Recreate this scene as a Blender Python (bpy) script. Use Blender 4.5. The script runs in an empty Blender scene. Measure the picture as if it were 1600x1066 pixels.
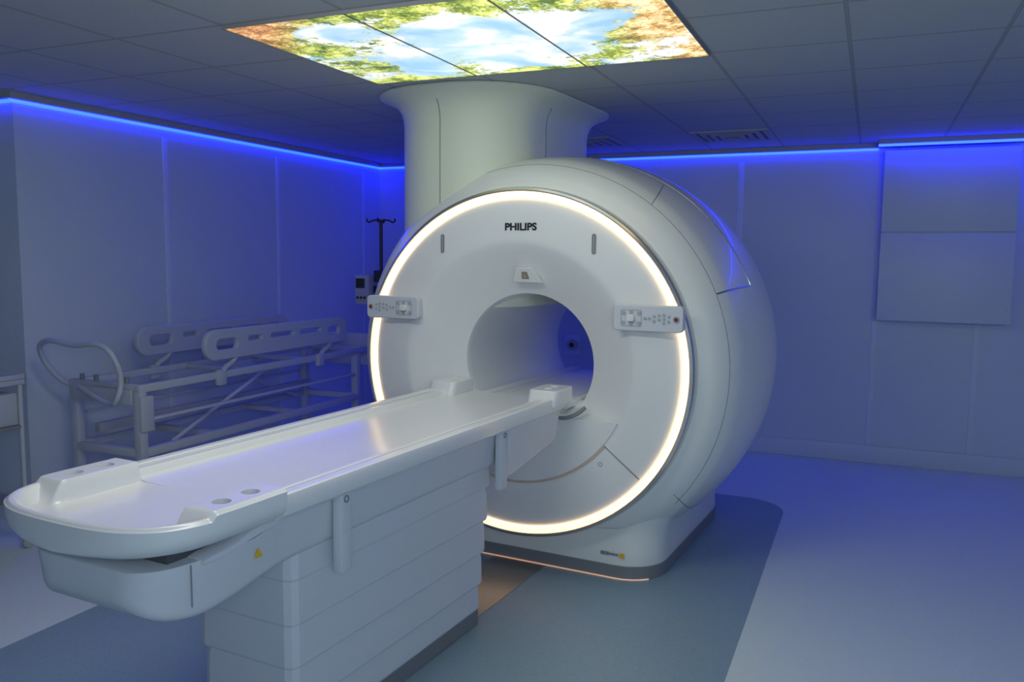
import bpy, bmesh, math, random
from mathutils import Matrix, Vector
random.seed(3)
scene = bpy.context.scene
try:
    scene.view_settings.view_transform = 'Standard'
except Exception: pass
R = math.radians

# ------------------------------------------------------------ materials
def mat(name, col, rough=0.5, metal=0.0, coat=0.0, noise=0.0, nscale=20, bump=0.0, spec=0.5, crough=0.12):
    m = bpy.data.materials.new(name); m.use_nodes = True
    nt = m.node_tree; b = nt.nodes['Principled BSDF']
    b.inputs['Base Color'].default_value = (*col, 1)
    b.inputs['Roughness'].default_value = rough
    b.inputs['Metallic'].default_value = metal
    b.inputs['Coat Weight'].default_value = coat
    b.inputs['Coat Roughness'].default_value = crough
    b.inputs['Specular IOR Level'].default_value = spec
    tc = nt.nodes.new('ShaderNodeTexCoord')
    n = nt.nodes.new('ShaderNodeTexNoise'); n.inputs['Scale'].default_value = nscale
    n.inputs['Detail'].default_value = 6
    nt.links.new(tc.outputs['Object'], n.inputs['Vector'])
    mx = nt.nodes.new('ShaderNodeMix'); mx.data_type = 'RGBA'
    nt.links.new(n.outputs['Fac'], mx.inputs['Factor'])
    d = max(noise, 0.01)
    mx.inputs['A'].default_value = (*[max(0, c*(1-d)) for c in col], 1)
    mx.inputs['B'].default_value = (*[min(1, c*(1+d)) for c in col], 1)
    nt.links.new(mx.outputs['Result'], b.inputs['Base Color'])
    if bump > 0:
        bp = nt.nodes.new('ShaderNodeBump'); bp.inputs['Strength'].default_value = bump
        bp.inputs['Distance'].default_value = 0.002
        nt.links.new(n.outputs['Fac'], bp.inputs['Height'])
        nt.links.new(bp.outputs['Normal'], b.inputs['Normal'])
    return m

def emis(name, col, strength):
    m = bpy.data.materials.new(name); m.use_nodes = True
    nt = m.node_tree; b = nt.nodes['Principled BSDF']
    b.inputs['Base Color'].default_value = (0.8, 0.8, 0.8, 1)
    b.inputs['Emission Color'].default_value = (*col, 1)
    b.inputs['Emission Strength'].default_value = strength
    return m

M_white = mat('gloss_white', (0.84, 0.84, 0.81), 0.35, coat=0.25, crough=0.06)
M_column = mat('column_panel_tint', (0.80, 0.83, 0.68), 0.5, spec=0.3)  # ceiling panel's yellow-green light put into the column colour
M_face = mat('satin_white', (0.86, 0.86, 0.85), 0.45)
M_table = mat('table_white', (0.80, 0.81, 0.81), 0.30, coat=0.45, crough=0.16)
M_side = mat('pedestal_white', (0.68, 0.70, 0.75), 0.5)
M_bore = mat('bore_white', (0.78, 0.80, 0.80), 0.5)
M_grey = mat('plinth_grey', (0.22, 0.23, 0.25), 0.5)
M_gap = mat('painted_gap_shade', (0.10, 0.10, 0.11), 0.6)
M_seam = mat('seam_grey', (0.25, 0.26, 0.28), 0.4)
M_silver = mat('silver', (0.75, 0.72, 0.68), 0.25, metal=0.9)
M_chrome = mat('seam_chrome', (0.8, 0.8, 0.82), 0.14, metal=1.0)
M_plate = mat('floor_plate_metal', (0.42, 0.40, 0.38), 0.35, metal=0.9)
M_dark = mat('dark_print', (0.02, 0.02, 0.025), 0.5)
M_black = mat('black_plastic', (0.03, 0.03, 0.035), 0.4)
M_btn = mat('button_grey', (0.45, 0.46, 0.48), 0.4)
M_cup = mat('cup_grey', (0.20, 0.205, 0.21), 0.4)
M_red = mat('button_red', (0.25, 0.04, 0.035), 0.4)
M_yellow = mat('sticker_yellow', (0.85, 0.5, 0.03), 0.5)
M_orange = mat('warning_orange', (0.8, 0.35, 0.03), 0.5)
M_trim = mat('lip_ring_tint', (1.0, 0.80, 0.62), 0.35, metal=0.6)  # warm base colour stands in for the ring's reflection on the lip
M_wall = mat('wall_vinyl', (0.60, 0.67, 0.72), 0.5, noise=0.03, nscale=3)
M_batten = mat('wall_batten', (0.67, 0.73, 0.79), 0.5)
M_wallpanel = mat('wall_cabinet', (0.63, 0.70, 0.75), 0.45)
M_ceiltrim = mat('ceiling_trim', (0.40, 0.41, 0.42), 0.7)
M_vent = mat('vent_grey', (0.42, 0.43, 0.44), 0.6)
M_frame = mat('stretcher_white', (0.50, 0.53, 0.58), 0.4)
M_floor = mat('floor_vinyl', (0.70, 0.79, 0.77), 0.42, noise=0.10, nscale=120, bump=0.05)
M_matt = mat('floor_inlay', (0.26, 0.37, 0.44), 0.42, noise=0.30, nscale=160, bump=0.05)
M_led = emis('blue_led', (0.001, 0.0075, 1.0), 33)
M_ring = emis('warm_ring', (1.0, 0.65, 0.34), 1.9)
M_glow = emis('painted_floor_glow', (1.0, 0.42, 0.14), 0.4)

def ceiling_mat():
    m = bpy.data.materials.new('ceiling_tiles'); m.use_nodes = True
    nt = m.node_tree; b = nt.nodes['Principled BSDF']; N = nt.nodes; L = nt.links
    b.inputs['Roughness'].default_value = 0.8
    g = N.new('ShaderNodeNewGeometry'); s = N.new('ShaderNodeSeparateXYZ')
    L.new(g.outputs['Position'], s.inputs[0])
    def line(out, off, size, w):
        a = N.new('ShaderNodeMath'); a.operation = 'SUBTRACT'; L.new(out, a.inputs[0]); a.inputs[1].default_value = off
        p = N.new('ShaderNodeMath'); p.operation = 'PINGPONG'; L.new(a.outputs[0], p.inputs[0]); p.inputs[1].default_value = size/2
        c = N.new('ShaderNodeMath'); c.operation = 'LESS_THAN'; L.new(p.outputs[0], c.inputs[0]); c.inputs[1].default_value = w
        return c.outputs[0]
    def mx(a, b_):
        k = N.new('ShaderNodeMath'); k.operation = 'MAXIMUM'; L.new(a, k.inputs[0]); L.new(b_, k.inputs[1]); return k.outputs[0]
    bar = mx(line(s.outputs[0], -2.58, 0.61, 0.0065), line(s.outputs[1], 4.07, 0.61, 0.0065))
    thin = mx(line(s.outputs[0], -2.58, 0.61, 0.0085), line(s.outputs[1], 4.07, 0.61, 0.0085))
    n = N.new('ShaderNodeTexNoise'); n.inputs['Scale'].default_value = 90; n.inputs['Detail'].default_value = 4
    L.new(g.outputs['Position'], n.inputs['Vector'])
    m0 = N.new('ShaderNodeMix'); m0.data_type = 'RGBA'; L.new(n.outputs['Fac'], m0.inputs['Factor'])
    m0.inputs['A'].default_value = (.46, .49, .50, 1); m0.inputs['B'].default_value = (.56, .59, .60, 1)
    m1 = N.new('ShaderNodeMix'); m1.data_type = 'RGBA'; L.new(thin, m1.inputs['Factor'])
    L.new(m0.outputs['Result'], m1.inputs['A']); m1.inputs['B'].default_value = (.24, .25, .26, 1)
    m2 = N.new('ShaderNodeMix'); m2.data_type = 'RGBA'; L.new(bar, m2.inputs['Factor'])
    L.new(m1.outputs['Result'], m2.inputs['A']); m2.inputs['B'].default_value = (.38, .40, .41, 1)
    L.new(m2.outputs['Result'], b.inputs['Base Color'])
    return m

def sky_panel_mat():
    m = bpy.data.materials.new('printed_sky_panel'); m.use_nodes = True
    nt = m.node_tree; b = nt.nodes['Principled BSDF']; N = nt.nodes; L = nt.links
    g = N.new('ShaderNodeNewGeometry'); s = N.new('ShaderNodeSeparateXYZ'); L.new(g.outputs['Position'], s.inputs[0])
    def noise(sc, det, rough=0.6, dist=0.0):
        n = N.new('ShaderNodeTexNoise'); n.inputs['Scale'].default_value = sc; n.inputs['Detail'].default_value = det
        n.inputs['Distortion'].default_value = dist
        n.inputs['Roughness'].default_value = rough; L.new(g.outputs['Position'], n.inputs['Vector']); return n.outputs['Fac']
    def ramp(f, stops):
        r = N.new('ShaderNodeValToRGB'); e = r.color_ramp.elements
        while len(e) < len(stops): e.new(0.5)
        for i, (p, c) in enumerate(stops): e[i].position = p; e[i].color = (*c, 1)
        L.new(f, r.inputs[0]); return r.outputs[0]
    def mth(op, a, b_=None):
        k = N.new('ShaderNodeMath'); k.operation = op
        for i, v in enumerate((a, b_)):
            if v is None: continue
            if isinstance(v, (int, float)): k.inputs[i].default_value = v
            else: L.new(v, k.inputs[i])
        return k.outputs[0]
    def mixc(f, a, c):
        k = N.new('ShaderNodeMix'); k.data_type = 'RGBA'; L.new(f, k.inputs['Factor']); L.new(a, k.inputs['A']); L.new(c, k.inputs['B']); return k.outputs['Result']
    clouds = ramp(noise(2.6, 5, .5, .4), [(0.38, (.060, .105, .145)), (0.47, (.095, .130, .150)), (0.54, (.165, .165, .158))])
    leaf = mth('ADD', mth('MULTIPLY', noise(9, 4, .6), .5), mth('MULTIPLY', noise(48, 5, .7, .8), .5))
    green = ramp(leaf, [(0.42, (.014, .026, .002)), (0.50, (.060, .078, .008)), (0.58, (.165, .170, .045))])
    orange = ramp(leaf, [(0.41, (.06, .032, .006)), (0.48, (.15, .090, .025)), (0.55, (.19, .160, .095))])
    pink = ramp(leaf, [(0.42, (.026, .024, .004)), (0.50, (.11, .042, .012)), (0.58, (.17, .12, .05))])
    dx = mth('DIVIDE', mth('SUBTRACT', s.outputs[0], -1.665), 0.915)
    dy = mth('DIVIDE', mth('SUBTRACT', s.outputs[1], 3.46), 0.61)
    d = mth('MAXIMUM', mth('ABSOLUTE', dx), mth('ABSOLUTE', dy))
    big = noise(2.9, 3, 0.5)
    fine = noise(24, 6, 0.7, .6)
    v = mth('ADD', mth('ADD', mth('MULTIPLY', d, 0.65), mth('MULTIPLY', big, 1.3)), mth('MULTIPLY', fine, 0.7))
    vv = mth('MULTIPLY', v, 0.40)
    mask = ramp(vv, [(0.575, (0, 0, 0)), (0.60, (1, 1, 1))])
    fx = mth('ADD', dx, mth('MULTIPLY', big, 0.6))
    fo = ramp(mth('MULTIPLY', fx, 0.5), [(0.48, (0, 0, 0)), (0.60, (1, 1, 1))])
    fol = mixc(fo, green, orange)
    fp = ramp(mth('MULTIPLY', mth('SUBTRACT', mth('MULTIPLY', dx, -1.0), mth('MULTIPLY', dy, 0.6)), 0.6), [(0.62, (0, 0, 0)), (0.80, (1, 1, 1))])
    fol = mixc(fp, fol, pink)
    col = mixc(mask, clouds, fol)
    L.new(col, b.inputs['Emission Color']); b.inputs['Emission Strength'].default_value = 6.5
    b.inputs['Base Color'].default_value = (.05, .05, .05, 1)
    b.inputs['Roughness'].default_value = 0.3
    return m

# ------------------------------------------------------------ helpers
def finish(me, name, m, parent=None, smooth=True, angle=35, loc=None):
    ob = bpy.data.objects.new(name, me)
    if m: me.materials.append(m)
    if smooth:
        for p in me.polygons: p.use_smooth = True
        try: me.set_sharp_from_angle(angle=R(angle))
        except Exception: pass
    bpy.context.collection.objects.link(ob)
    if parent: ob.parent = parent
    if loc: ob.location = loc
    return ob

def top(ob, label, cat, group=None):
    ob['label'] = label; ob['category'] = cat
    if group: ob['group'] = group
    return ob

def empty(name, loc, rotz=0):
    e = bpy.data.objects.new(name, None); e.location = loc; e.rotation_euler = (0, 0, rotz)
    e.empty_display_size = 0.1
    bpy.context.collection.objects.link(e); return e

def addbox(bm, x0, x1, y0, y1, z0, z1, bev=0.0, seg=2):
    b2 = bmesh.new()
    vs = [b2.verts.new((x, y, z)) for x in (x0, x1) for y in (y0, y1) for z in (z0, z1)]
    for f in ((0,1,3,2),(4,6,7,5),(0,4,5,1),(2,3,7,6),(0,2,6,4),(1,5,7,3)):
        b2.faces.new([vs[i] for i in f])
    bmesh.ops.recalc_face_normals(b2, faces=b2.faces)
    if bev > 0:
        bmesh.ops.bevel(b2, geom=list(b2.edges), offset=bev, segments=seg, affect='EDGES', profile=0.5)
    tmp = bpy.data.meshes.new('t'); b2.to_mesh(tmp); b2.free(); bm.from_mesh(tmp); bpy.data.meshes.remove(tmp)

def boxes(name, lst, m, parent=None, bev=0.0, seg=2):
    bm = bmesh.new()
    for b in lst: addbox(bm, *b, bev=bev, seg=seg)
    me = bpy.data.meshes.new(name); bm.to_mesh(me); bm.free()
    return finish(me, name, m, parent)

def box(name, x0, x1, y0, y1, z0, z1, m, parent=None, bev=0.0, seg=2):
    return boxes(name, [(x0, x1, y0, y1, z0, z1)], m, parent, bev, seg)

def loftmesh(name, secs, closed=True, cap0=True, cap1=True):
    bm = bmesh.new(); rings = [[bm.verts.new(p) for p in s] for s in secs]
    n = len(secs[0])
    for a, b in zip(rings[:-1], rings[1:]):
        for i in range(n if closed else n-1):
            j = (i+1) % n
            bm.faces.new((a[i], a[j], b[j], b[i]))
    if cap0: bm.faces.new(rings[0][::-1])
    if cap1: bm.faces.new(rings[-1])
    bmesh.ops.remove_doubles(bm, verts=bm.verts, dist=1e-5)
    bmesh.ops.recalc_face_normals(bm, faces=bm.faces)
    me = bpy.data.meshes.new(name); bm.to_mesh(me); bm.free(); return me

def loft(name, secs, m, parent=None, closed=True, cap0=True, cap1=True, angle=35):
    return finish(loftmesh(name, secs, closed, cap0, cap1), name, m, parent, angle=angle)

def rrect(cx, cy, hw, hd, r, n=8):
    pts = []
    for (sx, sy, a0) in ((1, 1, 0), (-1, 1, 90), (-1, -1, 180), (1, -1, 270)):
        for i in range(n+1):
            a = R(a0 + 90*i/n)
            pts.append((cx + sx*(hw-r) + r*math.cos(a), cy + sy*(hd-r) + r*math.sin(a)))
    return pts

ZC = 1.153; ZS = 0.967
def revolve(name, prof, m, parent, n=128, angle=30):
    secs = []
    for (r, t) in prof:
        secs.append([(r*math.cos(2*math.pi*i/n), t, ZC + ZS*r*math.sin(2*math.pi*i/n)) for i in range(n)])
    return loft(name, secs, m, parent, cap0=False, cap1=False, angle=angle)

def tube(name, pts, rad, m, parent=None, cyclic=False, smoothc=False, res=6):
    cu = bpy.data.curves.new(name, 'CURVE'); cu.dimensions = '3D'; cu.bevel_depth = rad; cu.bevel_resolution = 4
    if smoothc:
        sp = cu.splines.new('BEZIER'); sp.bezier_points.add(len(pts)-1)
        for b, p in zip(sp.bezier_points, pts):
            b.co = p; b.handle_left_type = 'AUTO'; b.handle_right_type = 'AUTO'
        sp.resolution_u = res
    else:
        sp = cu.splines.new('POLY'); sp.points.add(len(pts)-1)
        for b, p in zip(sp.points, pts): b.co = (*p, 1)
    sp.use_cyclic_u = cyclic; cu.use_fill_caps = True
    return conv(cu, name, m, parent)

def conv(cu, name, m, parent, xf=None):
    tmp = bpy.data.objects.new('tmp', cu); bpy.context.collection.objects.link(tmp)
    dg = bpy.context.evaluated_depsgraph_get(); dg.update()
    me = bpy.data.meshes.new_from_object(tmp.evaluated_get(dg))
    bpy.data.objects.remove(tmp)
    me.materials.clear(); me.name = name
    if xf:
        for v in me.vertices: v.co = xf(v.co)
    return finish(me, name, m, parent)

def text(name, s, size, m, parent, xf, bold=0.0):
    cu = bpy.data.curves.new(name, 'FONT'); cu.body = s; cu.size = size; cu.align_x = 'CENTER'; cu.align_y = 'CENTER'
    cu.extrude = 0.0008; cu.offset = bold
    return conv(cu, name, m, parent, xf)

def panel2d(name, outer, holes, depth, bev, m, parent, xf):
    cu = bpy.data.curves.new(name, 'CURVE'); cu.dimensions = '2D'; cu.fill_mode = 'BOTH'
    cu.extrude = depth/2; cu.bevel_depth = bev; cu.bevel_resolution = 2
    for pl in [outer] + holes:
        sp = cu.splines.new('POLY'); sp.points.add(len(pl)-1)
        for b, p in zip(sp.points, pl): b.co = (p[0], p[1], 0, 1)
        sp.use_cyclic_u = True
    return conv(cu, name, m, parent, xf)

def circ(r, n=24): return [(r*math.cos(2*math.pi*i/n), r*math.sin(2*math.pi*i/n)) for i in range(n)]
def struct(ob): ob['kind'] = 'structure'; return ob

# ------------------------------------------------------------ room
CH = 2.71; TZ = 2.672; BW = 7.70; LW = -4.87; RW = 2.3; FRY = -1.6; ALC = 3.56; LL = -6.6
pts = [(LL, FRY), (RW, FRY), (RW, BW), (LW, BW), (LW, ALC), (LL, ALC)]
def slab(name, z0, z1, m):
    return struct(loft(name, [[(x, y, z0) for x, y in pts], [(x, y, z1) for x, y in pts]], m))
slab('floor', -0.1, 0.0, M_floor)
slab('ceiling', CH, CH+0.1, ceiling_mat())
T = 0.12
struct(box('wall_back', LW-T, RW+T, BW, BW+T, -0.1, CH+0.1, M_wall))
struct(box('wall_left', LW-T, LW, ALC, BW, -0.1, CH+0.1, M_wall))
struct(box('wall_alcove', LL-T, LW-T, ALC, ALC+T, -0.1, CH+0.1, M_wall))
struct(box('wall_far_left', LL-T, LL, FRY, ALC, -0.1, CH+0.1, M_wall))
struct(box('wall_right', RW, RW+T, FRY, BW, -0.1, CH+0.1, M_wall))
struct(box('wall_front', LL-T, RW+T, FRY-T, FRY, -0.1, CH+0.1, M_wall))
struct(box('baseboard_back', LW, RW, BW-0.015, BW, 0, 0.15, M_wall, bev=0.004))
struct(box('baseboard_left', LW, LW+0.015, ALC, BW, 0, 0.15, M_wall, bev=0.004))
struct(box('baseboard_alcove', LL, LW+0.015, ALC-0.015, ALC, 0, 0.15, M_wall, bev=0.004))
struct(box('baseboard_right', RW-0.015, RW, FRY, BW, 0, 0.15, M_wall, bev=0.004))
k = 1
for x in (-3.2, -2.2, -1.11, 0.04, 0.81, 1.6):
    struct(box('trim_%d' % k, x-0.025, x+0.025, BW-0.006, BW, 0.15, 2.6, M_batten, bev=0.002)); k += 1
for y in (4.75, 6.03, 7.38):
    struct(box('trim_%d' % k, LW, LW+0.006, y-0.025, y+0.025, 0.15, 2.6, M_batten, bev=0.002)); k += 1
struct(box('trim_%d' % k, LW, 0.0, BW-0.05, BW, TZ, CH, M_ceiltrim)); k += 1
struct(box('trim_%d' % k, 0.0, RW, BW-0.28, BW, TZ, CH, M_ceiltrim)); k += 1
struct(box('trim_%d' % k, LW, LW+0.05, ALC, BW-.05, TZ, CH, M_ceiltrim)); k += 1
struct(box('trim_%d' % k, LL, LW+0.05, ALC-0.05, ALC, TZ, CH, M_ceiltrim)); k += 1
fp = rrect((-3.45-0.48)/2, (6.16-1.4)/2, (3.45-0.48)/2, (6.16+1.4)/2, 0.3)
inl = loft('floor_inlay', [[(x, y, 0.0) for x, y in fp], [(x, y, 0.003) for x, y in fp]], M_matt)
inl.name = 'trim_%d' % k; struct(inl); k += 1

def led(x0, x1, y0, y1, z0=TZ-.018, z1=TZ):
    ob = box('led_strip', x0, x1, y0, y1, z0, z1, M_led)
    return top(ob, 'glowing blue LED light strip along the top of the wall', 'light strip', 'blue cove light strips')
led(LW+0.03, 0.0, BW-0.018, BW)
led(0.0, RW, BW-0.275, BW-0.257)
led(LW, LW+0.018, ALC-0.03, BW)
led(LL, LW, ALC-0.018, ALC)

M_sky = sky_panel_mat()
for i in range(3):
    x0 = -2.58 + 0.61*i
    e = empty('ceiling_light_panel', (x0+0.305, 3.46, CH-.015))
    top(e, 'backlit ceiling panel printed with sky, clouds and tree canopy', 'light panel', 'backlit sky ceiling panels')
    w, h = 0.305, 0.61
    box('picture_diffuser', -w+0.004, w-0.004, -h+0.005, h-0.005, 0.002, 0.013, M_sky, e)
    boxes('frame', [(-w, -w+0.004, -h, h, -0.001, 0.0148), (w-0.004, w, -h, h, -0.001, 0.0148),
                    (-w+0.004, w-0.004, -h, -h+0.005, -0.001, 0.0148), (-w+0.004, w-0.004, h-0.005, h, -0.001, 0.0148)], M_seam, e)

for (x0, y0) in ((-1.36, 6.51), (-2.58, 6.51)):
    e = empty('ceiling_vent', (x0+0.305, y0+0.305, CH-0.012))
    top(e, 'square slatted air diffuser set in the tiled ceiling', 'air vent', 'ceiling air diffusers')
    lst = []
    for q in range(4):
        a = 0.29 - 0.065*q; b = a-0.04
        z0, z1 = 0.0 - 0.003*q, 0.0118
        lst += [(-a, -b, -a, a, z0, z1), (b, a, -a, a, z0, z1), (-b, b, -a, -b, z0, z1), (-b, b, b, a, z0, z1)]
    boxes('grille', lst, M_vent, e)
    box('duct_opening', -0.27, 0.27, -0.27, 0.27, 0.008, 0.0118, M_black, e)

e = empty('wall_cabinet', (0.53, BW, 1.25)); top(e, 'large shallow pale blue-white wall cover box with two stacked panels', 'wall cabinet')
box('carcass', -0.475, 0.475, -0.20, -0.001, 0.0, 1.38, M_wallpanel, e, bev=0.006)
box('upper_panel', -0.48, 0.48, -0.216, -0.2005, 0.725, 1.375, M_wallpanel, e, bev=0.005)
box('lower_panel', -0.48, 0.48, -0.216, -0.2005, 0.0, 0.715, M_wallpanel, e, bev=0.005)

e = empty('wall_gas_outlet', (-2.66, BW, .89)); top(e, 'small round grey gas outlet on a plate on the wall', 'wall outlet')
box('plate', -.08, .08, -.02, 0, -.1, .1, M_batten, e, bev=.005)
panel2d('socket', circ(.05), [], .03, .004, M_btn, e, lambda v: (v.x, -.035+v.z, v.y))
panel2d('socket_centre', circ(.022), [], .03, .002, M_black, e, lambda v: (v.x, -.042+v.z, v.y))

# ------------------------------------------------------------ MRI scanner
MX, MY, MROT = -1.785, 4.196, R(-4)
G = empty('mri_scanner', (MX, MY, 0), MROT)
top(G, 'large glossy white MRI scanner with round glowing front and open bore', 'mri scanner')
bodyprof = [(.05,1.002),(.07,1.035),(.10,1.075),(.15,1.11),(.22,1.135),(.35,1.16),(.5,1.18),(.7,1.195),(.9,1.195),(1.1,1.175),(1.27,1.125),
            (1.42,1.05),(1.53,.96),(1.61,.85),(1.65,.72),(1.66,.62)]
def interp(t):
    for (a, ra), (b, rb) in zip(bodyprof[:-1], bodyprof[1:]):
        if a <= t <= b: return ra+(rb-ra)*(t-a)/(b-a)
    return bodyprof[-1][1]
def smoothprof(p, n=5):
    out = []
    for i in range(len(p)-1):
        p0 = p[max(0, i-1)]; p1 = p[i]; p2 = p[i+1]; p3 = p[min(len(p)-1, i+2)]
        for k_ in range(n):
            u = k_/n
            out.append(tuple(0.5*((2*b)+(-a+c)*u+(2*a-5*b+4*c-d)*u*u+(-a+3*b-3*c+d)*u**3) for a, b, c, d in zip(p0, p1, p2, p3)))
    out.append(p[-1]); return out
NB = 144; ZCUT = 0.28
def zsx(t):
    u = max(0, min(1, (t-.05)/.2)); return ZS+(1-ZS)*u, 1+.028*u
def bpt(t, r, a):
    zs, xs = zsx(t)
    return (r*xs*math.cos(a), t, max(ZCUT, ZC + zs*r*math.sin(a)))
secs = [[bpt(t, r, 2*math.pi*i/NB) for i in range(NB)] for (t, r) in smoothprof(bodyprof)]
loft('gantry_cover', secs, M_white, G, cap0=False, cap1=False, angle=50)
def surf(t, deg, off=0.0): return bpt(t, interp(t)+off, R(deg))

def basesec(z, off, dw=0.0):
    return [(x, y, z) for x, y in rrect(0, 0.86, 0.79-off+dw, 0.76-off, 0.22)]
loft('gantry_base', [basesec(.07, .0), basesec(.09, -.004), basesec(.16, 0), basesec(.23, .0, .004), basesec(.29, .0, .018), basesec(.34, .0, .045), basesec(.38, .0, .075), basesec(.41, .0, .10), basesec(.415, .1, .10)], M_white, G, angle=50)
loft('plinth', [basesec(0.003, -.006), basesec(0.075, -.006), basesec(.078, 0.0)], M_grey, G)
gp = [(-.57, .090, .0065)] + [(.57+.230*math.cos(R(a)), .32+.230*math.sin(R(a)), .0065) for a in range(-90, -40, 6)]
tube('painted_glow_line', gp, .0035, M_glow, G)  # thin emissive line painting the warm glow along the plinth foot
revolve('front_panel', smoothprof([(.942,.01),(.928,-.004),(.88,-.014),(.78,-.022),(.70,-.024)], 3) +
        smoothprof([(.682,-.018),(.645,.000),(.57,.045),(.49,.096),(.44,.130),(.402,.156)], 4), M_face, G, angle=40)
revolve('bore_liner', [(.402,.156),(.399,.165),(.396,.20),(.395,.34),(.395,.6),(.395,1.2),(.395,1.38)]+smoothprof([(.40,1.46),(.46,1.57),(.54,1.63),(.62,1.66)], 3), M_bore, G)
revolve('light_ring', [(.942,.012),(.944,-.012),(.951,-.018),(.966,-.018),(.973,-.012),(.975,.012)], M_ring, G)
revolve('bezel', [(.975,.012),(.978,-.014),(.985,-.018),(.997,-.010),(1.004,.01),(1.006,.06)], M_silver, G)
revolve('rear_bezel', [(1.0,.05),(1.0,.10),(.9,.10),(.9,.02)], M_white, G)

zl = 0.885
a0 = math.asin((zl-ZC)/(.668*ZS))
arc = [(.668*math.cos(a), ZC+ZS*.668*math.sin(a)) for a in [math.pi-a0 + (math.pi+2*a0)*i/40 for i in range(41)]]
loft('docking_panel', [[(x, -.022, z) for x, z in arc], [(x, .03, z) for x, z in arc]], M_face, G)
def quad(name, rows, m, parent): return loft(name, rows, m, parent, closed=False, cap0=False, cap1=False)
quad('docking_shelf', [[(-.61,-.022,zl),(-.35,-.022,zl),(.35,-.022,zl),(.61,-.022,zl)],
                       [(-.45,.09,.915),(-.3,.09,.91),(.3,.09,.91),(.45,.09,.915)],
                       [(-.32,.22,.95),(-.2,.22,.93),(.2,.22,.93),(.32,.22,.95)]], M_bore, G)
boxes('bore_bridge', [(-.27,.27,.06,1.5,.90,.935), (-.30,-.25,.02,1.5,.925,.955), (.25,.30,.02,1.5,.925,.955), (-.2,-.19,.1,1.5,.93,.94), (.19,.2,.1,1.5,.93,.94)], M_bore, G, bev=0.004)
tube('docking_hook', [(.24,-.05,.90),(.33,-.06,.895),(.39,-.03,.92),(.42,0.0,.95)], .011, M_seam, G, smoothc=True)
ang = [-90-53 + 106*i/40 for i in range(41)]
tube('lower_cover_lip', [(.676*math.cos(R(a)), -.023, ZC+ZS*.676*math.sin(R(a))) for a in ang], .006, M_trim, G)
for sg in (-1, 1):
    tube('cover_seam', [(sg*.676*math.cos(R(-37)), -.024, ZC+ZS*.676*math.sin(R(-37))), (sg*.735, -.020, .605)], .003, M_seam, G)
tube('cover_seam', [surf(.17, 25+180*i/60) for i in range(61)], .003, M_seam, G)
tube('cover_seam', [surf(.17, -40+65*i/30) for i in range(31)], .003, M_seam, G)
tube('cover_seam', [surf(.62, 115-93*i/60) for i in range(61)] + [surf(.62-.45*i/20, 22) for i in range(1, 21)] , .006, M_chrome, G)
tube('cover_seam', [surf(.17+.38*i/10, 52+6*i/10) for i in range(11)], .003, M_seam, G)
tube('cover_seam', [surf(.12+1.2*i/30, -37-8*math.sin(math.pi*i/30)) for i in range(31)], .003, M_seam, G)
tube('cover_seam', [surf(1.0, -40+70*i/30) for i in range(31)], .002, M_seam, G)

for s in (-.46, .46):
    panel2d('slot', rrect(0, 0, .010, .052, .0099, 6), [rrect(0, 0, .004, .046, .0039, 5)], .004, .001, M_seam, G, lambda v, s=s: (v.x+s, -.0235+v.z, v.y+1.815))
    box('slot_recess', s-.004, s+.004, -.0245, -.02, 1.77, 1.86, M_btn, G)
text('brand_lettering', 'PHILIPS', .054, M_dark, G, lambda v: (v.x*1.12+.035, -.0250-v.z, v.y+1.905), bold=.0018)
E0 = (.035, .055, 1.645)
def ef(d): return lambda v: (v.x+E0[0], E0[1]-d+v.z-(v.y)*.45, v.y+E0[2])
panel2d('laser_window', [(-.078,-.036),(.078,-.036),(.046,.036),(-.046,.036)], [], .03, .005, M_white, G, ef(0))
panel2d('laser_lens', [(-.022,-.020),(.022,-.020),(.015,.018),(-.015,.018)], [], .03, .001, M_seam, G, ef(.007))
panel2d('warning_triangle', [(-.011,-.012),(.011,-.012),(0,.010)], [], .03, .0, M_orange, G, ef(.010))

for sg in (-1, 1):
    cxx = sg*.775
    cp = panel2d('control_panel', rrect(0, 0, .175, .060, .018, 5), [], .035, .006, M_side, G, lambda v: (v.x+cxx, -.052+v.z, v.y+1.445))
    panel2d('bracket', rrect(0, 0, .10, .04, .01, 4), [], .03, .002, M_face, cp, lambda v: (v.x+cxx, -.025+v.z, v.y+1.445))
    def btn(x, z, r, m, nm='button', pr=.006):
        panel2d(nm, circ(r, 20), [], pr, .001, m, cp, lambda v: (v.x+cxx+x*sg, -.0765+v.z, v.y+1.445+z))
    btn(.148, 0, .016, M_btn, 'emergency_stop'); btn(.148, 0, .009, M_red, 'emergency_stop', .014)
    for x, z in ((.11,.012),(.11,-.012),(.085,.02),(.085,0),(.085,-.02),(.06,.018),(.06,-.004),(.035,.012),(.035,-.012),(.01,0),(-.012,.0)):
        btn(x, z, .0065, M_btn)
    panel2d('keypad_outline', rrect(0, 0, .055, .042, .01, 4), [rrect(0, 0, .052, .039, .008, 4)], .003, 0, M_btn, cp, lambda v: (v.x+cxx-.085*sg, -.0765+v.z, v.y+1.445))
    for x, z in ((-.125,.025),(-.125,-.025),(-.045,.025),(-.045,-.025),(-.085,.03),(-.085,-.028)):
        btn(x, z, .009, M_btn)
    panel2d('joystick', rrect(0, 0, .016, .013, .006, 4), [], .02, .004, M_white, cp, lambda v: (v.x+cxx-.085*sg, -.085+v.z, v.y+1.445))

box('warning_label', .60, .625, .088, .0945, .125, .15, M_yellow, G)
boxes('rating_label', [(.49, .515, .089, .0945, .13, .148), (.52, .535, .089, .0945, .13, .148), (.54, .59, .089, .0945, .134, .144)], M_seam, G)
panel2d('cover_symbol', circ(.012), [circ(.009)], .002, 0, M_seam, G, lambda v: (v.x+.52, -.0235+v.z, v.y+.66))

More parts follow.
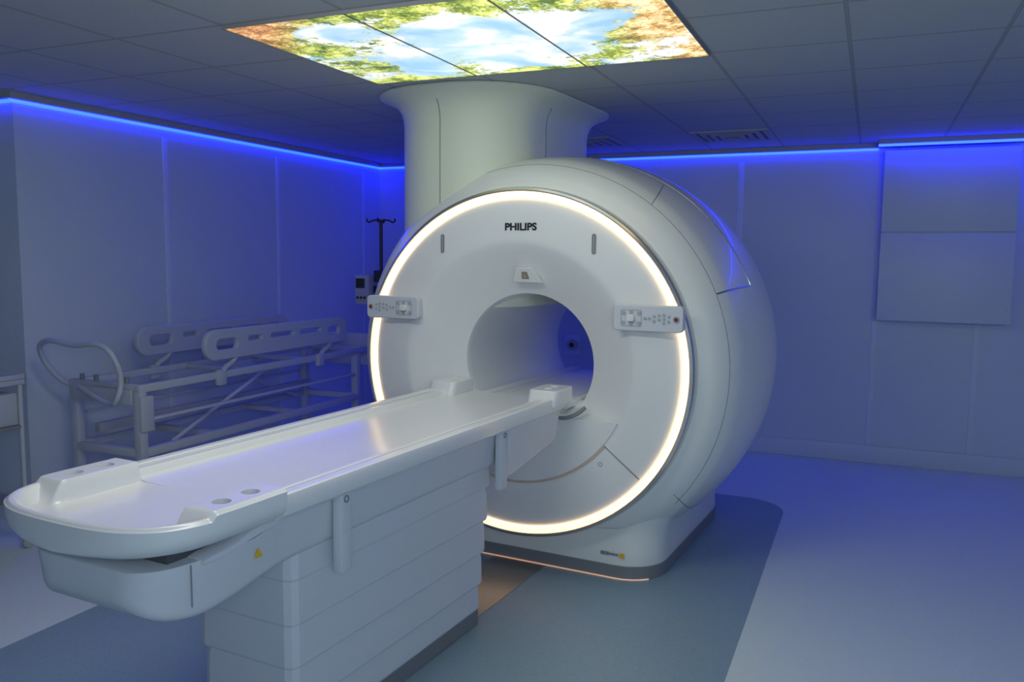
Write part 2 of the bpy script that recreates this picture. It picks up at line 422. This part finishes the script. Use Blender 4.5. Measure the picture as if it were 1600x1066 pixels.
def colsec(z, o): return [(x, y, z) for x, y in rrect(-.555, .84, .43+o, .74+o, .38+o, 16)]
cs = [(1.45,0),(2.0,0),(2.53,0),(2.575,.006),(2.612,.018),(2.642,.038),(2.663,.066),(2.679,.098),(2.690,.130),(2.698,.148),(2.7075,.148)]
loft('service_column', [colsec(z, o) for z, o in cs], M_column, G, angle=60)
cseam = cs[1:6]
tube('column_seam', [(-.555, .10-oo, z) for z, oo in cseam], .003, M_seam, G)
tube('column_seam', [(-.124+oo, .62, z) for z, oo in cseam], .003, M_seam, G)

# ------------------------------------------------------------ patient table
v = Vector((math.sin(R(4)), math.cos(R(4)), 0))
TB = 1.4
P = empty('patient_table', (MX - v.x*TB, MY - v.y*TB, 0), MROT)
top(P, 'white MRI patient table on a stepped pedestal, docked to the scanner', 'patient table')
def Y(t): return t + TB
ch = box('trim_%d' % k, -.16, .16, -.70, .078, 0.003, 0.0055, M_plate); ch.location = (MX, MY, 0); ch.rotation_euler = (0, 0, MROT); struct(ch); k += 1

y0, y1 = Y(-2.06), Y(-.69); cy = (y0+y1)/2; hd = (y1-y0)/2
secs = []
for i, (za, zb) in enumerate([(.078,.20),(.20,.355),(.355,.51),(.51,.67),(.67,.80)]):
    o = -.009*(4-i)
    for z, q in ((za, -.009), (za+.004, -.002), (za+.012, .001), (zb-.03, -.001), (zb, -.006)):
        secs.append([(x, y, z) for x, y in rrect(0, cy, .238+o+q, hd+o+q, .035, 2)])
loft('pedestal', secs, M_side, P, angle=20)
secs = [[(x, y, z) for x, y in rrect(0, cy, .196+q, hd-.037+q, .03, 5)] for z, q in ((.0065, 0), (.075, 0), (.079, -.003))]
loft('kick_plate', secs, M_grey, P)

def csec(t, w, zb, zt=.958, r=.035):
    r = min(r, (zt-zb)*.45, w*.45)
    pts_ = []
    for (sx, a0_) in ((-1, 180), (1, 270)):
        for i in range(7):
            a = R(a0_+90*i/6)
            pts_.append((sx*(w-r-.02)+r*math.cos(a), Y(t), zb+r+r*math.sin(a)))
    pts_ += [(w, Y(t), zt), (w-.01, Y(t), zt+.001), (-w+.01, Y(t), zt+.001), (-w, Y(t), zt)]
    return pts_
ctab = [(-2.632,.15,.835,.895),(-2.628,.185,.808,.897),(-2.615,.215,.785,.899),(-2.59,.245,.760,.90),(-2.55,.267,.740,.90),(-2.49,.281,.726,.90),(-2.42,.286,.722,.90),(-2.32,.286,.732,.90),(-2.24,.284,.745,.905),(-2.17,.282,.756,.94),(-2.12,.28,.762,.958),(-1.9,.28,.766,.958),
        (-1.0,.28,.768,.958),(-.3,.28,.768,.958),(-.13,.28,.77,.958),(-.10,.27,.785,.958)]
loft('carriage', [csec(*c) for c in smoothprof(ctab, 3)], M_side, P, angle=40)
tube('carriage_seam', [(.281, Y(-2.50), z) for z in (.775, .895)], .002, M_seam, P)
box('painted_shade_core', -.235, .235, Y(-2.54), Y(-2.12), .89, .945, M_gap, P)  # dark core painting the shade between tray and carriage

base = [(-.345,.955),(-.362,.968),(-.366,.985),(-.366,1.018),(-.362,1.030),(-.356,1.034),(-.328,1.034),(-.322,1.030),(-.320,1.018),(-.302,1.016),(-.299,1.026),(-.295,1.029),(-.282,1.029),(-.277,1.022),(-.268,1.006),(-.2,.999),(-.1,.996),(0,.995)]
base = base + [(-x, z) for x, z in base[:-1][::-1]]
def tsec(t, k_): return [(x*k_, Y(t), z) for x, z in base]
loft('tabletop', [tsec(-2.235, 1.0), tsec(-1.0,1.0), tsec(-.16,1.0), tsec(-.09,.99), tsec(-.06,.95)], M_table, P, angle=30)

TW, T0, TL, NN = .386, 2.40, .312, 3.0
def sstep(a, b, x):
    u = max(0, min(1, (x-a)/(b-a))); return u*u*(3-2*u)
def htop(x, t):
    e = (abs(x)/TW)**NN + (max(0, -t-T0)/TL)**NN
    rho = e**(1/NN); d = (1-rho)*.36
    rim = 1-sstep(.020, .060, d)
    pad = sstep(.242, .266, abs(x))*sstep(-2.550, -2.490, t)
    edge = .010*(1-sstep(0, .014, d))
    h1, h2 = .048*rim, .064*pad
    return .996 + max(h1, h2) - edge
secs = []
tl = [-2.232-.168*i/14 for i in range(15)] + [-2.40-.16*i/30 for i in range(1, 31)]
tl += [-T0-TL*u for u in [.16/TL + (1-.16/TL)*math.sin(math.pi/2*i/22) for i in range(1, 23)]]
NX = 160
for t in tl:
    u = max(0, -t-T0)/TL
    w_ = TW*max(0.0, 1-min(1, u)**NN)**(1/NN)
    w_ = max(w_, .03)
    row = []
    for i in range(NX+1):
        q = -1+2*i/NX
        q = math.copysign(abs(q)**.8, q)
        row.append((q*w_, Y(t), htop(q*w_, t)))
    lift = .022*u**4
    bt = [(1.0,1.025),(.998,1.006),(.985,.990),(.95,.974),(.88,.958),(.76,.946),(.5,.938),(.2,.936)]
    bots = [(w_*a, Y(t), min(z+lift*(1.06-z)/.16, 1.03)) for a, z in bt]
    row += bots + [(-x, y, z) for x, y, z in bots[::-1]]
    secs.append(row)
tob = finish(loftmesh('end_tray', secs), 'end_tray', M_table, P, angle=40)
cups = [(sg*.318, tt_) for sg in (-1, 1) for tt_ in (-2.31, -2.42)]
bmc = bmesh.new()
for (cx_, tt_) in cups:
    bmesh.ops.create_cone(bmc, cap_ends=True, segments=32, radius1=.024, radius2=.031, depth=.05, matrix=Matrix.Translation((cx_, Y(tt_), 1.062)))
cm = bpy.data.meshes.new('cut'); bmc.to_mesh(cm); bmc.free()
co = bpy.data.objects.new('cut', cm); bpy.context.collection.objects.link(co); co.parent = P
try:
    md = tob.modifiers.new('b', 'BOOLEAN'); md.operation = 'DIFFERENCE'; md.object = co; md.solver = 'EXACT'
    dg = bpy.context.evaluated_depsgraph_get(); dg.update()
    nm = bpy.data.meshes.new_from_object(tob.evaluated_get(dg))
    if len(nm.polygons) > 500:
        tob.modifiers.clear(); tob.data = nm; nm.name = 'end_tray'
    else: tob.modifiers.clear()
except Exception as ex:
    tob.modifiers.clear()
bpy.data.objects.remove(co)
for (cx_, tt_) in cups:
    panel2d('cup_recess', circ(.0235), [], .002, 0, M_cup, P, lambda v: (v.x+cx_, v.y+Y(tt_), v.z+1.0390))

def block(x0, x1, t0, t1, z0, z1, nm, holes):
    hw, hd_ = (x1-x0)/2, (t1-t0)/2; cx_, cy_ = (x0+x1)/2, (t0+t1)/2
    hs = [rrect(hx, hy, a, b, min(a, b)*.98, 6) for hx, hy, a, b in holes]
    panel2d(nm, rrect(0, 0, hw, hd_, .025, 6), hs, z1-z0-.012, .006, M_table, P,
            lambda v: (v.x+cx_, v.y+Y(cy_)-(.03 if v.z < 0 else 0)*(1 if v.y < 0 else 0), v.z+(z0+z1)/2))
    for hx, hy, a, b in holes:
        panel2d('cup_recess', rrect(cx_+hx, Y(cy_)+hy, a, b, min(a,b)*.9), [], .01, 0, M_cup, P, lambda v: (v.x, v.y, v.z+z1-.024))
for sg in (-1, 1):
    xs_ = sorted((sg*.225, sg*.375))
    block(xs_[0], xs_[1], -.28, -.07, .99, 1.072, 'grip_block', [(0, .035, .024, .024), (0, -.04, .024, .024)])
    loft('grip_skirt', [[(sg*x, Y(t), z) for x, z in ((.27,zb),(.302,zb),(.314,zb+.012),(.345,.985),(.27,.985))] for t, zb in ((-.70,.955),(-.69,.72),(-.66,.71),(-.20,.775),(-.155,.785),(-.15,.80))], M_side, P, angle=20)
    for t in (-1.874, -.722):
        b = box('side_bracket', sg*.300-.018, sg*.300+.018, Y(t)-.03, Y(t)+.03, .67, .965, M_side, P, bev=.006)
        panel2d('lock_symbol', circ(.013), [circ(.008)], .003, 0, M_seam, b, lambda v: (sg*.319+v.z, v.x+Y(t), v.y+.925))
    panel2d('warning_triangle', [(-.016,-.013),(.016,-.013),(0,.016)], [], .003, 0, M_yellow, P, lambda v: (sg*.285+v.z, v.x+Y(-2.25), v.y+.85))
    panel2d('warning_triangle', [(-.012,-.010),(.012,-.010),(0,.012)], [], .003, 0, M_yellow, P, lambda v: (sg*.336+v.z, v.x+Y(-.18), v.y+.94))
    lv = [(-2.47,.885,.903),(-2.44,.884,.908),(-2.40,.886,.910),(-2.35,.892,.917),(-2.30,.902,.934),(-2.24,.912,.945),(-2.14,.92,.950),(-2.05,.93,.950)]
    loft('release_lever', [[(sg*x, Y(t), z) for x, z in ((.235,zb),(.292,zb+.002),(.298,zb+.006),(.298,zt-.004),(.292,zt),(.235,zt))] for t, zb, zt in lv], M_side, P)

# ------------------------------------------------------------ stretcher
S = empty('stretcher', (-4.3, 4.9, 0))
top(S, 'white tubular patient transfer stretcher with slotted side rails', 'stretcher')
def W(x, y, z): return (x+4.3, y-4.9, z)
XA, XB = -4.62, -4.02; YA, YB = 3.66, 6.15
def wb(x0, x1, y0_, y1_, z0, z1):
    e_ = [random.uniform(-.002, .002) for _ in range(6)]
    return (x0+4.3+e_[0], x1+4.3+e_[1], y0_-4.9+e_[2], y1_-4.9+e_[3], z0+e_[4], z1+e_[5])
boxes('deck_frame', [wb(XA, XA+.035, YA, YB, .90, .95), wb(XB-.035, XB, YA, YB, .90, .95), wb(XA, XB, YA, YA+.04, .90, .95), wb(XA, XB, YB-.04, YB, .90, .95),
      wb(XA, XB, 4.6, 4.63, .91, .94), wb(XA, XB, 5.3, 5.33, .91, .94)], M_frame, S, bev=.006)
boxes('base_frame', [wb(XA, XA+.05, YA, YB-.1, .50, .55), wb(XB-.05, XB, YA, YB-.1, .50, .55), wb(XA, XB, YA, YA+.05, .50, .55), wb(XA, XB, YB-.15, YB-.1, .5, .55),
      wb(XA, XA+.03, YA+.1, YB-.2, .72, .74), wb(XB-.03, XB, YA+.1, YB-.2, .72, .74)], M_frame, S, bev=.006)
for (x, y) in ((XA+.03, YA+.03), (XB-.03, YA+.03), (XA+.03, YB-.15), (XB-.03, YB-.15)):
    box('leg', *wb(x-.03, x+.03, y-.03, y+.03, .14, .92), M_frame, S, bev=.008)
    panel2d('castor', circ(.06, 28), [], .035, .006, M_black, S, lambda v, x=x, y=y: W(x+v.z, y+v.x, .068+v.y))
    boxes('castor_fork', [wb(x-.035, x-.028, y-.03, y+.03, .06, .15), wb(x+.028, x+.035, y-.03, y+.03, .06, .15), wb(x-.035, x+.035, y-.03, y+.03, .135, .15)], M_btn, S)
rl = 1.60
for x in (XA, XB):
    outer = rrect(0, 0, rl/2, .095, .09, 8)
    holes = [rrect(c_, .020, .14, .024, .023, 5) for c_ in (-.02, .32)] + [rrect(.62, .0, .085, .045, .04, 5), rrect(-.60, .0, .11, .045, .044, 5), rrect(-.32, .020, .08, .024, .023, 5)]
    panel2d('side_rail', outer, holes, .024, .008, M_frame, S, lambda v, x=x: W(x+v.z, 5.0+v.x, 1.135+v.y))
    for yy in (4.45, 5.55):
        tube('rail_arm', [W(x, yy+.06, 1.06), W(x, yy+.02, 1.01), W(x, yy-.06, .97), W(x, yy-.1, .93)], .018, M_frame, S, smoothc=True)
        box('rail_pivot', *wb(x-.02, x+.02, yy-.14, yy-.06, .86, .96), M_frame, S, bev=.01)
tube('push_handle', [W(XA-.02, 3.70, .90), W(XA-.03, 3.60, .98), W(XA-.03, 3.50, 1.14), W(XA+.03, 3.47, 1.20), W(-4.3, 3.46, 1.20), W(XB-.06, 3.47, 1.20), W(XB+.0, 3.49, 1.13), W(XB+.01, 3.52, .98), W(XB-.01, 3.5, .88), W(XB-.1, 3.54, .85), W(-4.35, 3.6, .88), W(XA+.03, 3.68, .92)], .0165, M_frame, S, smoothc=True, res=10)
for x, y in ((-4.52, 3.68), (-4.4, 3.68), (-4.14, 3.68)):
    tube('clamp_knob', [W(x, y, .945), W(x, y, .99)], .014, M_seam, S)
boxes('end_plate', [wb(XA+.05, XB-.05, YA-.02, YA-.003, .83, .92)], M_frame, S, bev=.004)
box('corner_plate', *wb(XB-.01, XB+.014, YA+.0, YA+.10, .66, .88), M_frame, S, bev=.004)
tube('lift_strut', [W(XB-.1, 4.0, .53), W(XB-.1, 4.9, .88)], .014, M_frame, S)
tube('lift_strut', [W(XA+.1, 5.8, .53), W(XA+.1, 4.9, .88)], .014, M_frame, S)
boxes('cross_brace', [wb(XA+.01, XB-.01, 5.2, 5.24, .505, .54), wb(XA+.1, XA+.14, YA+.1, YB-.2, .6, .66), wb(XA+.01, XB-.01, 4.3, 4.36, .505, .54)], M_btn, S, bev=.004)
box('foot_upright', *wb(XA, XB, YB+.004, YB+.03, .78, 1.06), M_frame, S, bev=.012)

# ------------------------------------------------------------ drip stand
I = empty('drip_stand', (-3.78, 5.99, 0))
top(I, 'slim dark infusion pole with hooks and a clamped pump', 'drip stand')
tube('pole', [(0,0,.1),(0,0,2.04)], .014, M_black, I)
for a in (0, 90, 180, 270):
    ca, sa = math.cos(R(a+20)), math.sin(R(a+20))
    tube('hook', [(0,0,2.03),(.06*ca,.06*sa,2.035),(.11*ca,.11*sa,2.02),(.12*ca,.12*sa,2.05)], .007, M_black, I, smoothc=True)
for a in range(0, 360, 72):
    ca, sa = math.cos(R(a)), math.sin(R(a))
    tube('base_leg', [(0,0,.12),(.15*ca,.15*sa,.09),(.28*ca,.28*sa,.07)], .014, M_btn, I)
    panel2d('castor', circ(.03, 20), [], .02, .002, M_black, I, lambda v: (.28*ca+v.x, .28*sa+v.z, .033+v.y))
pu = box('infusion_pump', -.20, -.06, -.10, .03, 1.33, 1.58, M_btn, I, bev=.012)
box('screen', -.185, -.10, -.104, -.1, 1.47, 1.55, M_black, pu)
for q in range(3): box('pump_knob', -.18+.035*q, -.16+.035*q, -.108, -.1, 1.38, 1.40, M_black, pu, bev=.002)
box('clamp', -.07, .05, -.03, .03, 1.43, 1.49, M_black, I, bev=.008)
box('cable_holder', -.04, .08, -.06, -.02, 1.52, 1.62, M_black, I, bev=.01)

# ------------------------------------------------------------ trolley in the alcove
C = empty('equipment_trolley', (-4.80, 3.03, 0))
top(C, 'white metal equipment trolley with dark lower shelf against the wall', 'trolley')
boxes('top_shelf', [(-.3,.3,-.25,.25,.98,1.01), (-.3,.3,-.25,-.235,1.011,1.04), (-.3,.3,.235,.25,1.011,1.04), (.285,.3,-.234,.234,1.011,1.04)], M_frame, C, bev=.004)
for z in (.72, .28): box('lower_shelf', -.29, .29, -.24, .24, z, z+.02, M_seam, C, bev=.003)
for x in (-.28, .28):
    for y in (-.23, .23):
        tube('post', [(x,y,.06),(x,y,.98)], .014, M_frame, C)
        panel2d('castor', circ(.028), [], .02, .003, M_btn, C, lambda v: (x+v.z, y+v.x, .032+v.y))
box('drawer_unit', -.27,.27,-.22,.22,.742,.93, M_frame, C, bev=.006)

# ------------------------------------------------------------ lights
def area(name, loc, rot, sx, sy, power, col):
    l = bpy.data.lights.new(name, 'AREA'); l.shape = 'RECTANGLE'; l.size = sx; l.size_y = sy; l.energy = power; l.color = col
    o_ = bpy.data.objects.new(name, l); o_.location = loc; o_.rotation_euler = rot
    bpy.context.collection.objects.link(o_); return o_
area('added_fill_light', (1.3, -1.2, 2.2), (R(62), 0, R(20)), 1.6, 1.0, 46, (0.70, 0.86, 1.0))  # added cool fill behind the camera; no doorway is built
area('added_overhead_fill', (-1.7, 2.2, CH-.02), (R(12), 0, 0), 1.2, 0.6, 24, (1.0, 0.99, 0.90))  # added fill above the table, no fixture modelled
w = bpy.data.worlds.new('World'); scene.world = w; w.use_nodes = True
w.node_tree.nodes['Background'].inputs[0].default_value = (.2, .3, .6, 1)
w.node_tree.nodes['Background'].inputs[1].default_value = 0.05

# ------------------------------------------------------------ camera
cd = bpy.data.cameras.new('camera'); cam = bpy.data.objects.new('camera', cd); bpy.context.collection.objects.link(cam)
cd.sensor_width = 36; cd.lens = 1299/1600*36; cd.clip_start = 0.05
cam.matrix_world = Matrix.Translation((0, 0, 1.75)) @ Matrix.Rotation(R(23.3), 4, 'Z') @ Matrix.Rotation(R(90-5.85), 4, 'X') @ Matrix.Rotation(R(0.55), 4, 'Z')
scene.camera = cam
